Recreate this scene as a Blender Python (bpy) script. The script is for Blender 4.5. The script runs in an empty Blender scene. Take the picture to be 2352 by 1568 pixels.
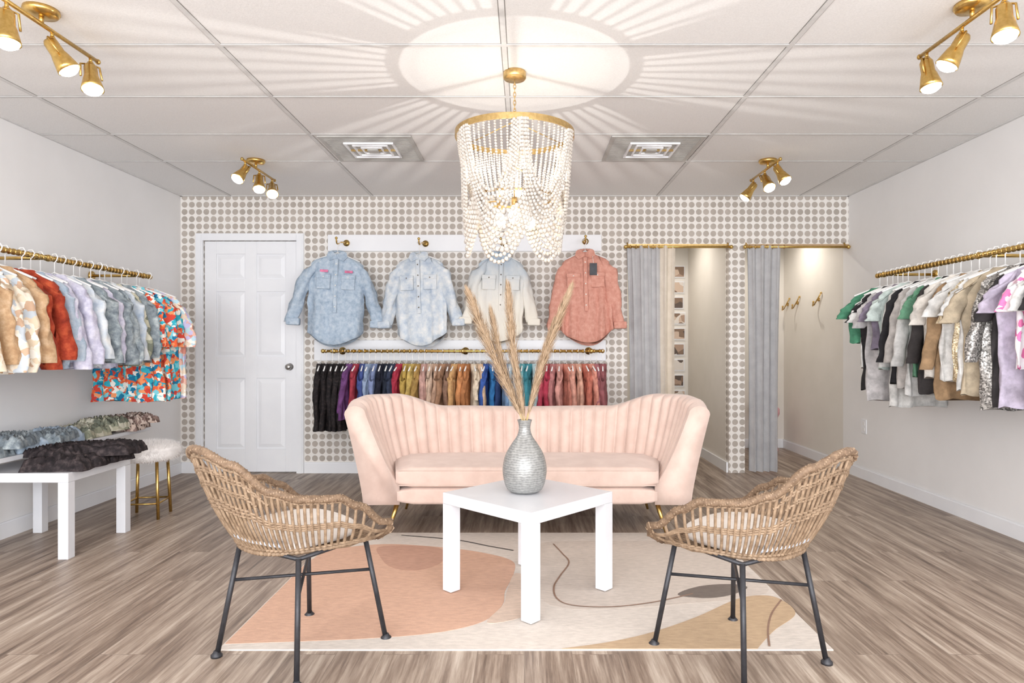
import bpy, bmesh, math, random
from mathutils import Matrix, Vector, noise
R=random.Random(7)
sc=bpy.context.scene
PI=math.pi
def lin(c):
    o=[]
    for x in c[:3]:
        x=x/255.0
        o.append(x/12.92 if x<=0.04045 else ((x+0.055)/1.055)**2.4)
    return (o[0],o[1],o[2],1.0)
# ---------------------------------------------------------------- materials
def newmat(name):
    m=bpy.data.materials.new(name); m.use_nodes=True
    nt=m.node_tree; b=nt.nodes["Principled BSDF"]
    return m,nt,b
def coord(nt,scale=(1,1,1),rot=(0,0,0)):
    tc=nt.nodes.new("ShaderNodeTexCoord"); mp=nt.nodes.new("ShaderNodeMapping")
    mp.inputs["Scale"].default_value=scale; mp.inputs["Rotation"].default_value=rot
    nt.links.new(tc.outputs["Object"],mp.inputs["Vector"]); return mp.outputs["Vector"]
def ramp(nt,fac,cols,const=False,pos=None):
    r=nt.nodes.new("ShaderNodeValToRGB"); e=r.color_ramp.elements
    n=len(cols)
    while len(e)<n: e.new(0.5)
    for i,c in enumerate(cols):
        e[i].position=(pos[i] if pos else (i/n if const else i/max(1,n-1)))
        e[i].color=lin(c)
    if const: r.color_ramp.interpolation='CONSTANT'
    nt.links.new(fac,r.inputs["Fac"]); return r.outputs["Color"]
def noisetex(nt,vec,scale,detail=4,rough=.6):
    n=nt.nodes.new("ShaderNodeTexNoise"); n.inputs["Scale"].default_value=scale
    n.inputs["Detail"].default_value=detail; n.inputs["Roughness"].default_value=rough
    nt.links.new(vec,n.inputs["Vector"]); return n.outputs["Fac"]
def bump(nt,b,h,strength=.3,dist=.005):
    bp=nt.nodes.new("ShaderNodeBump"); bp.inputs["Strength"].default_value=strength
    bp.inputs["Distance"].default_value=dist
    nt.links.new(h,bp.inputs["Height"]); nt.links.new(bp.outputs["Normal"],b.inputs["Normal"])
def math_(nt,op,a,b_=None,c=None):
    m=nt.nodes.new("ShaderNodeMath"); m.operation=op
    for i,x in enumerate((a,b_,c)):
        if x is None: continue
        if isinstance(x,(int,float)): m.inputs[i].default_value=x
        else: nt.links.new(x,m.inputs[i])
    return m.outputs[0]
def simple(name,c,rough=.5,metal=0,c2=None,scale=20,bmp=0,bscale=80,spec=.5,sheen=0,stretch=(1,1,1)):
    m,nt,b=newmat(name)
    v=coord(nt,stretch)
    f=noisetex(nt,v,scale)
    c2=c2 or tuple(max(0,x*.95) for x in c)
    nt.links.new(ramp(nt,f,[c2,c],pos=[.35,.65]),b.inputs["Base Color"])
    b.inputs["Roughness"].default_value=rough; b.inputs["Metallic"].default_value=metal
    b.inputs["Specular IOR Level"].default_value=spec
    if sheen: b.inputs["Sheen Weight"].default_value=sheen
    if bmp: bump(nt,b,noisetex(nt,v,bscale),bmp)
    return m
def emit(name,c,s):
    m,nt,b=newmat(name); b.inputs["Base Color"].default_value=lin(c)
    b.inputs["Emission Color"].default_value=lin(c); b.inputs["Emission Strength"].default_value=s
    return m
def pattern(name,cols,scale=30,kind='voronoi',rough=.8):
    m,nt,b=newmat(name); v=coord(nt)
    if kind=='voronoi':
        n1=nt.nodes.new("ShaderNodeTexNoise"); n1.inputs["Scale"].default_value=scale*.6
        nt.links.new(v,n1.inputs["Vector"])
        mx=nt.nodes.new("ShaderNodeMix"); mx.data_type='RGBA'; mx.inputs["Factor"].default_value=.06
        nt.links.new(v,mx.inputs[6]); nt.links.new(n1.outputs["Color"],mx.inputs[7])
        vo=nt.nodes.new("ShaderNodeTexVoronoi"); vo.inputs["Scale"].default_value=scale
        nt.links.new(mx.outputs[2],vo.inputs["Vector"])
        s=nt.nodes.new("ShaderNodeSeparateColor"); nt.links.new(vo.outputs["Color"],s.inputs["Color"])
        nt.links.new(ramp(nt,s.outputs[0],cols,const=True),b.inputs["Base Color"])
        bump(nt,b,noisetex(nt,v,40),.35)
    elif kind=='sequin':
        vo=nt.nodes.new("ShaderNodeTexVoronoi"); vo.inputs["Scale"].default_value=scale
        nt.links.new(v,vo.inputs["Vector"])
        s=nt.nodes.new("ShaderNodeSeparateColor"); nt.links.new(vo.outputs["Color"],s.inputs["Color"])
        nt.links.new(ramp(nt,s.outputs[1],cols),b.inputs["Base Color"]); b.inputs["Metallic"].default_value=.4; rough=.4
    elif kind=='ombre':   # dyed gradient over the height of the cloth
        sp=nt.nodes.new("ShaderNodeSeparateXYZ"); nt.links.new(v,sp.inputs[0])
        mr=nt.nodes.new("ShaderNodeMapRange"); mr.inputs[1].default_value=1.30; mr.inputs[2].default_value=1.88
        nt.links.new(sp.outputs[2],mr.inputs[0])
        nz=noisetex(nt,v,9); a=math_(nt,'ADD',mr.outputs[0],math_(nt,'MULTIPLY',math_(nt,'SUBTRACT',nz,.5),.6))
        nt.links.new(ramp(nt,a,cols),b.inputs["Base Color"])
        bump(nt,b,noisetex(nt,v,45),.35)
    else:
        nz=noisetex(nt,v,scale,5,.65)
        nt.links.new(ramp(nt,nz,cols,pos=[.3+.4*i/(len(cols)-1) for i in range(len(cols))]),b.inputs["Base Color"])
        bump(nt,b,noisetex(nt,v,40),.45)
    b.inputs["Roughness"].default_value=rough; b.inputs["Specular IOR Level"].default_value=.25
    return m
def cloth(c,scale=18):
    nm="cloth_%d_%d_%d"%tuple(c)
    if nm in bpy.data.materials: return bpy.data.materials[nm]
    return simple(nm,c,.85,c2=tuple(x*.80 for x in c),scale=scale,bmp=.4,bscale=40,spec=.2)

M_wall=simple("wall_paint",(240,239,239),.7,c2=(237,236,236),scale=3,bmp=.03)
M_fit=simple("fitting_room_paint",(234,229,222),.7,c2=(228,223,215),scale=2)
M_white=simple("white_trim_paint",(242,243,246),.4,c2=(238,239,243),scale=4)
M_lacquer=simple("white_lacquer",(222,223,227),.25,c2=(218,219,224),scale=6)
M_brass=simple("brushed_brass",(220,186,116),.28,1,c2=(202,166,96),scale=60)
M_brassL=simple("satin_gold",(214,184,126),.35,.9,c2=(192,160,104),scale=60)
M_steel=simple("nickel",(190,188,185),.3,1)
M_black=simple("black_steel",(62,62,66),.45,.4,c2=(50,50,54),scale=30)
M_velvet=simple("blush_velvet",(225,201,189),.75,c2=(214,188,176),scale=9,sheen=.3,spec=.2,bmp=.05)
M_rattan=simple("rattan_cane",(164,139,114),.6,c2=(126,103,81),scale=45,bmp=.4,bscale=140)
M_rattanD=simple("rattan_cane_rim",(138,113,90),.65,c2=(104,82,63),scale=60,bmp=.5,bscale=160)
M_cush=simple("cream_cushion",(226,218,211),.9,c2=(216,208,201),scale=10,bmp=.2)
M_tie=simple("grey_cushion_tie",(188,192,200),.9)
M_curt=simple("grey_curtain",(196,195,196),.85,c2=(184,183,185),scale=12,bmp=.1)
M_curtb=simple("beige_curtain_lining",(226,215,200),.85,c2=(216,204,188),scale=12)
M_bead=simple("whitewashed_wood_bead",(216,209,200),.6,c2=(184,175,166),scale=70,spec=.25)
M_pamp=simple("pampas_plume",(200,174,146),.9,c2=(172,144,114),scale=40)
M_stem=simple("pampas_stem",(205,178,130),.8)
M_fur=simple("white_faux_fur",(246,242,240),.95)
M_hang=simple("white_hanger",(244,243,242),.4)
M_bulb=emit("bulb_glow",(255,240,212),5)
M_lampface=emit("lamp_face",(255,248,232),14)
M_dark=simple("vent_dark",(150,148,145),.8)
M_vent=simple("vent_metal",(188,186,182),.5,0,(178,176,172),20)
M_photo=pattern("snapshots",[(140,118,102),(228,220,212),(180,154,136),(104,92,86),(210,188,170)],14)

def wallpaper():
    m,nt,b=newmat("dotted_wallpaper"); v=coord(nt)
    sp=nt.nodes.new("ShaderNodeSeparateXYZ"); nt.links.new(v,sp.inputs[0])
    S=.0635
    xx=math_(nt,'ADD',sp.outputs[0],sp.outputs[1])
    fx=math_(nt,'SUBTRACT',math_(nt,'FRACT',math_(nt,'DIVIDE',math_(nt,'ADD',xx,10),S)),.5)
    fz=math_(nt,'SUBTRACT',math_(nt,'FRACT',math_(nt,'DIVIDE',math_(nt,'ADD',sp.outputs[2],10),S)),.5)
    d=math_(nt,'SQRT',math_(nt,'ADD',math_(nt,'MULTIPLY',fx,fx),math_(nt,'MULTIPLY',fz,fz)))
    d=math_(nt,'ADD',d,math_(nt,'MULTIPLY',math_(nt,'SUBTRACT',noisetex(nt,v,70,2),.5),.08))
    tone=ramp(nt,noisetex(nt,v,6,3),[(174,165,156),(192,182,173)],pos=[.35,.65])
    mr=nt.nodes.new("ShaderNodeMapRange"); mr.inputs[1].default_value=.38; mr.inputs[2].default_value=.43
    nt.links.new(d,mr.inputs[0])
    mx=nt.nodes.new("ShaderNodeMix"); mx.data_type='RGBA'
    nt.links.new(mr.outputs[0],mx.inputs[0]); nt.links.new(tone,mx.inputs[6]); mx.inputs[7].default_value=lin((240,236,231))
    nt.links.new(mx.outputs[2],b.inputs["Base Color"]); b.inputs["Roughness"].default_value=.7
    return m
def floormat():
    m,nt,b=newmat("weathered_vinyl_plank")
    tc=nt.nodes.new("ShaderNodeTexCoord"); sp=nt.nodes.new("ShaderNodeSeparateXYZ"); nt.links.new(tc.outputs["Object"],sp.inputs[0])
    cb=nt.nodes.new("ShaderNodeCombineXYZ"); nt.links.new(sp.outputs[1],cb.inputs[0]); nt.links.new(sp.outputs[0],cb.inputs[1])
    br=nt.nodes.new("ShaderNodeTexBrick"); nt.links.new(cb.outputs[0],br.inputs["Vector"])
    br.inputs["Scale"].default_value=1; br.inputs["Brick Width"].default_value=1.2; br.inputs["Row Height"].default_value=.17
    br.inputs["Mortar Size"].default_value=.0016; br.inputs["Color1"].default_value=(0,0,0,1); br.inputs["Color2"].default_value=(1,1,1,1)
    br.inputs["Mortar"].default_value=(.5,.5,.5,1); br.offset=.37
    sep=nt.nodes.new("ShaderNodeSeparateColor"); nt.links.new(br.outputs["Color"],sep.inputs["Color"])
    sh=math_(nt,'MULTIPLY',sep.outputs[0],7.0)
    cv=nt.nodes.new("ShaderNodeCombineXYZ")
    nt.links.new(math_(nt,'MULTIPLY',sp.outputs[0],12.0),cv.inputs[0])
    nt.links.new(math_(nt,'MULTIPLY',sp.outputs[1],.6),cv.inputs[1]); nt.links.new(sh,cv.inputs[2])
    g1=noisetex(nt,cv.outputs[0],1.6,8,.7)
    cv2=nt.nodes.new("ShaderNodeCombineXYZ")
    nt.links.new(math_(nt,'MULTIPLY',sp.outputs[0],60.0),cv2.inputs[0])
    nt.links.new(math_(nt,'MULTIPLY',sp.outputs[1],3.0),cv2.inputs[1]); nt.links.new(sh,cv2.inputs[2])
    g2=noisetex(nt,cv2.outputs[0],1.5,4,.6)
    t=math_(nt,'ADD',math_(nt,'MULTIPLY',g1,.75),math_(nt,'MULTIPLY',g2,.25))
    t=math_(nt,'ADD',t,math_(nt,'MULTIPLY',math_(nt,'SUBTRACT',sep.outputs[0],.5),.03))
    col=ramp(nt,t,[(88,73,62),(128,110,96),(162,145,130),(194,180,166)],pos=[.35,.45,.55,.66])
    mx=nt.nodes.new("ShaderNodeMix"); mx.data_type='RGBA'
    nt.links.new(math_(nt,'MULTIPLY',br.outputs["Fac"],.45),mx.inputs[0]); nt.links.new(col,mx.inputs[6]); mx.inputs[7].default_value=lin((90,76,66))
    nt.links.new(mx.outputs[2],b.inputs["Base Color"]); b.inputs["Roughness"].default_value=.42
    bump(nt,b,t,.15,.002)
    return m
M_wp=wallpaper(); M_floor=floormat()
M_tile=simple("acoustic_tile",(241,240,239),.9,c2=(232,231,230),scale=140,bmp=.2,bscale=220)
M_grid=simple("ceiling_t_bar",(222,221,220),.6)
M_shadeline=simple("ceiling_painted_shadow_line",(150,147,144),.9)  # dark strips that paint a shadow line beside the T-bars
# ---------------------------------------------------------------- mesh builder
class MB:
    def __init__(s,name): s.name=name; s.v=[]; s.f=[]; s.mi=[]; s.sm=[]; s.mats=[]
    def add(s,V,F,mat,smooth=True,M=None):
        if mat not in s.mats: s.mats.append(mat)
        k=s.mats.index(mat); o=len(s.v)
        if M is not None: s.v.extend([tuple(M@Vector(p)) for p in V])
        else: s.v.extend([tuple(p) for p in V])
        for f in F:
            s.f.append(tuple(i+o for i in f)); s.mi.append(k); s.sm.append(smooth)
        return s
    def build(s,parent=None):
        me=bpy.data.meshes.new(s.name); me.from_pydata(s.v,[],s.f)
        for m in s.mats: me.materials.append(m)
        me.polygons.foreach_set("material_index",s.mi); me.polygons.foreach_set("use_smooth",s.sm)
        me.update()
        ob=bpy.data.objects.new(s.name,me); sc.collection.objects.link(ob)
        if parent: ob.parent=parent
        return ob
def box(mb,x0,x1,y0,y1,z0,z1,mat,M=None,bev=0,seg=2):
    if bev<=0:
        V=[(x,y,z) for x in(x0,x1) for y in(y0,y1) for z in(z0,z1)]
        F=[(0,1,3,2),(4,6,7,5),(0,4,5,1),(2,3,7,6),(0,2,6,4),(1,5,7,3)]
        mb.add(V,F,mat,False,M); return
    bm=bmesh.new(); bmesh.ops.create_cube(bm,size=1)
    for v in bm.verts:
        v.co=Vector(((x0+x1)/2+v.co.x*(x1-x0),(y0+y1)/2+v.co.y*(y1-y0),(z0+z1)/2+v.co.z*(z1-z0)))
    bmesh.ops.bevel(bm,geom=bm.edges[:],offset=bev,segments=seg,profile=.5,affect='EDGES')
    bm.verts.index_update()
    V=[tuple(v.co) for v in bm.verts]; F=[tuple(v.index for v in f.verts) for f in bm.faces]; bm.free()
    mb.add(V,F,mat,seg>2,M)
def tube(mb,pts,r,mat,seg=8,closed=False,M=None,cap=True,flat=1.0):
    P=[Vector(p) for p in pts]; n=len(P)
    rr=r if isinstance(r,(list,tuple)) else [r]*n
    V=[];F=[]; T=[]
    for i in range(n):
        if closed: t=P[(i+1)%n]-P[i-1]
        else: t=P[min(i+1,n-1)]-P[max(i-1,0)]
        if t.length<1e-9: t=Vector((0,0,1))
        T.append(t.normalized())
    up=Vector((0,0,1)) if abs(T[0].z)<.9 else Vector((1,0,0))
    nrm=(up-T[0]*up.dot(T[0])).normalized()
    for i in range(n):
        nrm=nrm-T[i]*nrm.dot(T[i])
        if nrm.length<1e-6: nrm=T[i].orthogonal()
        nrm.normalize(); bi=T[i].cross(nrm)
        for k in range(seg):
            a=2*PI*k/seg; V.append(P[i]+nrm*(math.cos(a)*rr[i])+bi*(math.sin(a)*rr[i]*flat))
    for i in range(n if closed else n-1):
        j=(i+1)%n
        for k in range(seg):
            l=(k+1)%seg; F.append((i*seg+k,i*seg+l,j*seg+l,j*seg+k))
    if cap and not closed:
        F.append(tuple(range(seg-1,-1,-1))); F.append(tuple((n-1)*seg+k for k in range(seg)))
    mb.add(V,F,mat,True,M)
def lathe(mb,prof,mat,seg=24,M=None,c=(0,0,0)):
    V=[];F=[]
    for (r,z) in prof:
        for k in range(seg):
            a=2*PI*k/seg; V.append((c[0]+r*math.cos(a),c[1]+r*math.sin(a),c[2]+z))
    for i in range(len(prof)-1):
        for k in range(seg):
            l=(k+1)%seg; F.append((i*seg+k,i*seg+l,(i+1)*seg+l,(i+1)*seg+k))
    F.append(tuple(range(seg-1,-1,-1))); F.append(tuple((len(prof)-1)*seg+k for k in range(seg)))
    mb.add(V,F,mat,True,M)
def _sph(nu,nv):
    V=[(0,0,1)];F=[]
    for i in range(1,nv):
        p=PI*i/nv
        for k in range(nu):
            a=2*PI*k/nu; V.append((math.sin(p)*math.cos(a),math.sin(p)*math.sin(a),math.cos(p)))
    V.append((0,0,-1)); L=len(V)-1
    for k in range(nu):
        l=(k+1)%nu; F.append((0,1+k,1+l)); F.append((L,1+(nv-2)*nu+l,1+(nv-2)*nu+k))
        for i in range(nv-2):
            a=1+i*nu; F.append((a+k,a+nu+k,a+nu+l,a+l))
    return V,F
S8=_sph(8,6); S16=_sph(20,14)
def ball(mb,c,r,mat,hi=False,M=None,sc_=(1,1,1)):
    V,F=S16 if hi else S8
    mb.add([(c[0]+x*r*sc_[0],c[1]+y*r*sc_[1],c[2]+z*r*sc_[2]) for x,y,z in V],F,mat,True,M)
def poly(mb,pts,z,mat,h=.0012):
    n=len(pts); V=[(x,y,z) for x,y in pts]+[(x,y,z+h) for x,y in pts]
    F=[tuple(range(n,2*n))]+[(i,(i+1)%n,n+(i+1)%n,n+i) for i in range(n)]
    mb.add(V,F,mat,False)
def smoothloop(pts,k=6):
    n=len(pts); out=[]
    for i in range(n):
        p0,p1,p2,p3=[Vector(pts[(i+j-1)%n]) for j in range(4)]
        for s in range(k):
            t=s/k; out.append(tuple(.5*((2*p1)+(p2-p0)*t+(2*p0-5*p1+4*p2-p3)*t*t+(3*p1-p0-3*p2+p3)*t**3)))
    return out
def smoothline(pts,k=8):
    P=[Vector(p) for p in pts]; P=[P[0]]+P+[P[-1]]; out=[]
    for i in range(1,len(P)-2):
        p0,p1,p2,p3=P[i-1:i+3]
        for s in range(k):
            t=s/k; out.append(.5*((2*p1)+(p2-p0)*t+(2*p0-5*p1+4*p2-p3)*t*t+(3*p1-p0-3*p2+p3)*t**3))
    out.append(P[-1]); return out
def interp(tab,x):
    if x<=tab[0][0]: return tab[0][1]
    for (a,va),(b_,vb) in zip(tab,tab[1:]):
        if x<=b_:
            t=(x-a)/(b_-a); t=t*t*(3-2*t); return va+(vb-va)*t
    return tab[-1][1]
# ---------------------------------------------------------------- room shell
XL,XR,YB,ZC=-3.015,2.84,5.84,2.427
YF=-1.5; YR=7.4
mb=MB("floor"); box(mb,XL-.1,XR+.1,YF-.1,YR+.1,-.1,0,M_floor); mb.build()
mb=MB("ceiling"); box(mb,XL-.1,XR+.1,YF-.1,YR+.1,ZC,ZC+.1,M_tile)
for x in (-2.576,-1.336,-.09,1.164,2.414):
    box(mb,x-.011,x+.011,YF,YB,ZC-.004,ZC+.001,M_grid); box(mb,x+.011,x+.015,YF,YB,ZC-.001,ZC+.001,M_shadeline); box(mb,x-.015,x-.011,YF,YB,ZC-.001,ZC+.001,M_shadeline)
for y in (4.74,4.138,3.517,2.912,2.30,1.69,1.08,.47,-.14,-.75):
    box(mb,XL,XR,y-.011,y+.011,ZC-.0035,ZC+.001,M_grid); box(mb,XL,XR,y-.014,y-.011,ZC-.0008,ZC+.001,M_shadeline)
box(mb,XL,XL+.02,YF,YB,ZC-.006,ZC+.001,M_grid); box(mb,XR-.02,XR,YF,YB,ZC-.006,ZC+.001,M_grid); box(mb,XL,XR,YB-.02,YB,ZC-.006,ZC+.001,M_grid)
mb.build()
mb=MB("wall_left"); box(mb,XL-.1,XL,YF,YR,0,ZC,M_wall); mb.build()
mb=MB("wall_right"); box(mb,XR,XR+.1,YF,YB+.1,0,ZC,M_wall); box(mb,XR,XR+.1,YB+.1,YR,0,ZC,M_fit); mb.build()
T=.1; DX0,DX1,DZ=-2.815,-1.995,2.035
mb=MB("wall_back")
for a,b_,z0,z1 in ((XL,DX0,0,ZC),(DX0,DX1,DZ,ZC),(DX1,.90,0,ZC),(.90,XR,2.0,ZC),(1.79,1.93,0,2.0)):
    box(mb,a,b_,YB,YB+T,z0,z1,M_wp)
mb.build()
mb=MB("wall_fitting_room_rear"); box(mb,.5,XR,YR-.1,YR,0,ZC,M_fit); mb.build()
mb=MB("wall_fitting_room_side"); box(mb,.72,.80,YB+T,YR-.1,0,ZC,M_fit); mb.build()
mb=MB("wall_fitting_room_partition"); box(mb,1.79,1.87,YB+T,YR-.1,0,ZC,M_fit)
box(mb,1.774,1.79,YB+.02,YR-.1,0,.09,M_white); mb.build()
mb=MB("wall_front"); box(mb,XL,XR,YF-.1,YF,0,.25,M_wall); box(mb,XL,XR,YF-.1,YF,2.3,ZC,M_wall); box(mb,XL,XL+.2,YF-.1,YF,.25,2.3,M_wall); box(mb,XR-.2,XR,YF-.1,YF,.25,2.3,M_wall); mb.build()
mb=MB("unseen_window")  # unseen window, supposed behind the camera to let daylight in
for x in (-2.8,-1.4,0,1.4,2.62): box(mb,x-.025,x+.025,YF-.08,YF-.02,.25,2.3,M_white)
box(mb,-2.8,2.64,YF-.08,YF-.02,.25,.3,M_white); box(mb,-2.8,2.64,YF-.08,YF-.02,2.25,2.3,M_white); mb.build()
def base(name,bs):
    mb=MB(name)
    for b_ in bs:
        box(mb,*b_[:4],0,.085,M_white); x0,x1,y0,y1=b_[:4]
        box(mb,x0+(.004 if x1-x0<.05 else 0),x1-(.004 if x1-x0<.05 else 0),y0+(.004 if y1-y0<.05 else 0),y1,.085,.095,M_white)
    mb.build()
base("baseboard_left",[(XL,XL+.014,YF,YB)])
base("baseboard_right",[(XR-.014,XR,YF,YR-.1)])
base("baseboard_back",[(XL+.014,-2.88,YB-.014,YB),(-1.93,.90,YB-.014,YB)])
base("baseboard_fitting_room",[(1.87,XR-.014,YR-.114,YR-.1),(.8,1.774,YR-.114,YR-.1)])
# door
mb=MB("door_1")
cw=.062
for a,b_,z0,z1 in ((DX0-cw,DX0,0,DZ+cw),(DX1,DX1+cw,0,DZ+cw),(DX0,DX1,DZ,DZ+cw)):
    box(mb,a,b_,YB-.018,YB-.0005,z0,z1,M_white); 
    ins=.012
    box(mb,a+ins if b_-a<.1 else a,b_-ins if b_-a<.1 else b_,YB-.024,YB-.018,z0,z1-(.012),M_white)
ly=YB+.012
box(mb,DX0+.003,DX1-.003,ly+.012,ly+.04,.008,DZ-.003,M_white)
xs=[DX0+.003,DX0+.105,(DX0+DX1)/2-.05,(DX0+DX1)/2+.05,DX1-.105,DX1-.003]
zs=[.008,.21,.83,1.02,1.59,1.70,1.92,DZ-.003]
for i in (0,2,4): box(mb,xs[i],xs[i+1],ly,ly+.012,.008,DZ-.003,M_white,bev=.003)
for i in (0,2,4,6): 
    for j in (1,3): box(mb,xs[j],xs[j+1],ly,ly+.012,zs[i],zs[i+1],M_white,bev=.003)
for i in (1,3,5):
    for j in (1,3):
        x0,x1,z0,z1=xs[j]+.012,xs[j+1]-.012,zs[i]+.012,zs[i+1]-.012; e=.03
        V=[(x0,ly+.0115,z0),(x1,ly+.0115,z0),(x1,ly+.0115,z1),(x0,ly+.0115,z1),(x0+e,ly+.003,z0+e),(x1-e,ly+.003,z0+e),(x1-e,ly+.003,z1-e),(x0+e,ly+.003,z1-e)]
        mb.add(V,[(0,1,5,4),(1,2,6,5),(2,3,7,6),(3,0,4,7),(4,5,6,7)],M_white,False)
KM=Matrix.Translation((-2.06,ly,.93))@Matrix.Rotation(PI/2,4,'X')
lathe(mb,[(.030,0),(.031,.006),(.012,.010),(.011,.03),(.024,.038),(.028,.05),(.022,.062),(.004,.066)],M_steel,20,KM)
mb.build()
mb=MB("trim_1"); box(mb,-1.72,.67,YB-.022,YB,1.94,2.085,M_white,bev=.003); mb.build()
mb=MB("trim_2"); box(mb,-1.84,.71,YB-.022,YB,.985,1.165,M_white,bev=.003); mb.build()
# vents
def vent(x0,y0):
    mb=MB("air_vent"); sx=.59; sy=.555; z=ZC
    x1,y1=x0+sx,y0+sy
    box(mb,x0,x1,y0,y1,z-.004,z-.0005,M_dark)
    for i in range(26):
        yy=y0+.03+i*(y1-y0-.06)/25
        box(mb,x0+.02,x1-.02,yy-.006,yy+.006,z-.009,z-.004,M_vent)
    for a,b_,c,d in ((x0,x1,y0,y0+.025),(x0,x1,y1-.025,y1),(x0,x0+.025,y0+.025,y1-.025),(x1-.025,x1,y0+.025,y1-.025)):
        box(mb,a,b_,c,d,z-.010,z-.004,M_vent)
    cx,cy=(x0+x1)/2,(y0+y1)/2
    for r in (.16,.115,.07):
        w=.012
        for a,b_,c,d in ((cx-r,cx+r,cy-r,cy-r+w),(cx-r,cx+r,cy+r-w,cy+r),(cx-r,cx-r+w,cy-r+w,cy+r-w),(cx+r-w,cx+r,cy-r+w,cy+r-w)):
            box(mb,a,b_,c,d,z-.020,z-.009,M_white)
    box(mb,cx-.155,cx+.155,cy-.008,cy+.008,z-.019,z-.009,M_brassL)
    box(mb,cx-.035,cx+.035,cy-.035,cy+.035,z-.023,z-.009,M_vent)
    mb.build()
vent(-1.300,4.158); vent(.545,4.158)
mb=MB("wall_outlet"); box(mb,XR-.006,XR,5.53,5.61,.38,.50,M_white,bev=.002); box(mb,XR-.008,XR-.006,5.553,5.587,.40,.43,M_wall);box(mb,XR-.008,XR-.006,5.553,5.587,.45,.48,M_wall); mb.build()
# ---------------------------------------------------------------- track lights
def lamp(kind,name,loc,energy,color=(1,.95,.88),rad=.02,target=None,ang=80,blend=.7):
    l=bpy.data.lights.new(name,kind); l.energy=energy; l.color=color
    if kind in('POINT','SPOT'): l.shadow_soft_size=rad
    if kind=='SPOT': l.spot_size=math.radians(ang); l.spot_blend=blend
    o=bpy.data.objects.new(name,l); sc.collection.objects.link(o); o.location=loc
    if target is not None:
        o.rotation_euler=(Vector(target)-Vector(loc)).to_track_quat('-Z','Y').to_euler()
    return o
def track(x,y0,y1,aims,en):
    root=bpy.data.objects.new("track_light",None); sc.collection.objects.link(root)
    mb=MB("brass_fixture"); zc=ZC; ym=(y0+y1)/2-.06
    lathe(mb,[(.062,0),(.064,-.012),(.055,-.024),(.02,-.028)],M_brass,28,None,(x,ym,zc))
    tube(mb,[(x,ym,zc-.02),(x,ym,zc-.055)],.009,M_brass)
    zb=zc-.058
    tube(mb,[(x,y0,zb),(x,y1,zb)],.0085,M_brass,10)
    ball(mb,(x,y0,zb),.012,M_brass); ball(mb,(x,y1,zb),.012,M_brass)
    for i,(dx,dy,dz) in enumerate(aims):
        y=y0+.05+(y1-y0-.1)*i/2
        d=Vector((dx,dy,dz)).normalized()
        tube(mb,[(x,y,zb),(x,y,zb-.03)],.007,M_brass)
        ball(mb,(x,y,zb-.03),.013,M_brass)
        p=Vector((x,y,zb-.055))
        q=d.to_track_quat('Z','Y').to_matrix().to_4x4()
        HM=Matrix.Translation(p)@q
        tube(mb,[(0,0,-.028),(.036,0,-.02),(.040,0,.045)],.0045,M_brass,6,M=HM)
        tube(mb,[(0,0,-.028),(-.036,0,-.02),(-.040,0,.045)],.0045,M_brass,6,M=HM)
        lathe(mb,[(.006,-.025),(.020,-.022),(.026,-.01),(.027,.035),(.032,.05),(.040,.085),(.044,.105),(.041,.105),(.038,.100)],M_brass,24,HM)
        lathe(mb,[(.0395,.098),(.036,.112),(.022,.122),(.004,.126)],M_lampface,24,HM)
        lp=p+d*.15
        o=lamp('SPOT',"spot_%d"%(i+1),lp,en,(1,.97,.93),.035,lp+d,120,.9); o.parent=root
    mb.build(root)
track(-1.89,2.38,2.95,[(.10,-.10,-1),(.45,.25,-.8),(.25,-.25,-.9)],13)
track(1.72,2.34,2.90,[(-.10,-.2,-1),(-.40,.2,-.8),(.1,-.15,-1)],13)
track(-1.90,4.48,5.06,[(-.25,-.5,-.7),(.15,-.4,-.8),(.25,-.6,-.7)],8)
track(1.72,4.48,5.06,[(.35,-.35,-.8),(.1,-.5,-.7),(-.5,.1,-.7)],8)
# ---------------------------------------------------------------- chandelier
CX,CY=-.048,3.2
root=bpy.data.objects.new("beaded_chandelier",None); sc.collection.objects.link(root)
mb=MB("gold_frame"); ZR=2.12; RR=.280
lathe(mb,[(.052,0),(.055,-.004),(.055,-.03),(.05,-.036),(.012,-.038)],M_brassL,32,None,(CX,CY,ZC))
n=8
for i in range(n):
    z0=ZC-.038-i*.0195
    pts=[]
    for k in range(10):
        a=2*PI*k/10; ox=.006*math.cos(a); oz=.014*math.sin(a)
        pts.append((CX+(ox if i%2 else 0),CY+(0 if i%2 else ox),z0-.012+oz))
    tube(mb,pts,.0018,M_brassL,6,closed=True)
tube(mb,[(CX,CY,2.232),(CX,CY,1.97)],.005,M_brassL,10)
ball(mb,(CX,CY,2.225),.014,M_brassL); ball(mb,(CX,CY,1.97),.009,M_brassL)
def ringband(r,z,h,t):
    V=[];F=[];N=72
    for k in range(N):
        a=2*PI*k/N
        for rr,zz in ((r,z),(r,z+h),(r-t,z+h),(r-t,z)): V.append((CX+rr*math.cos(a),CY+rr*math.sin(a),zz))
    for k in range(N):
        l=(k+1)%N
        for j in range(4): F.append((k*4+j,l*4+j,l*4+(j+1)%4,k*4+(j+1)%4))
    mb.add(V,F,M_brassL,False)
ringband(RR+.006,ZR-.012,.028,.005); ringband(.20,1.815,.010,.004)
for k in range(3):
    a=PI/6+k*2*PI/3; tube(mb,[(CX,CY,2.19),(CX+RR*math.cos(a),CY+RR*math.sin(a),ZR)],.0028,M_brassL,6)
BP=[]
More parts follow.
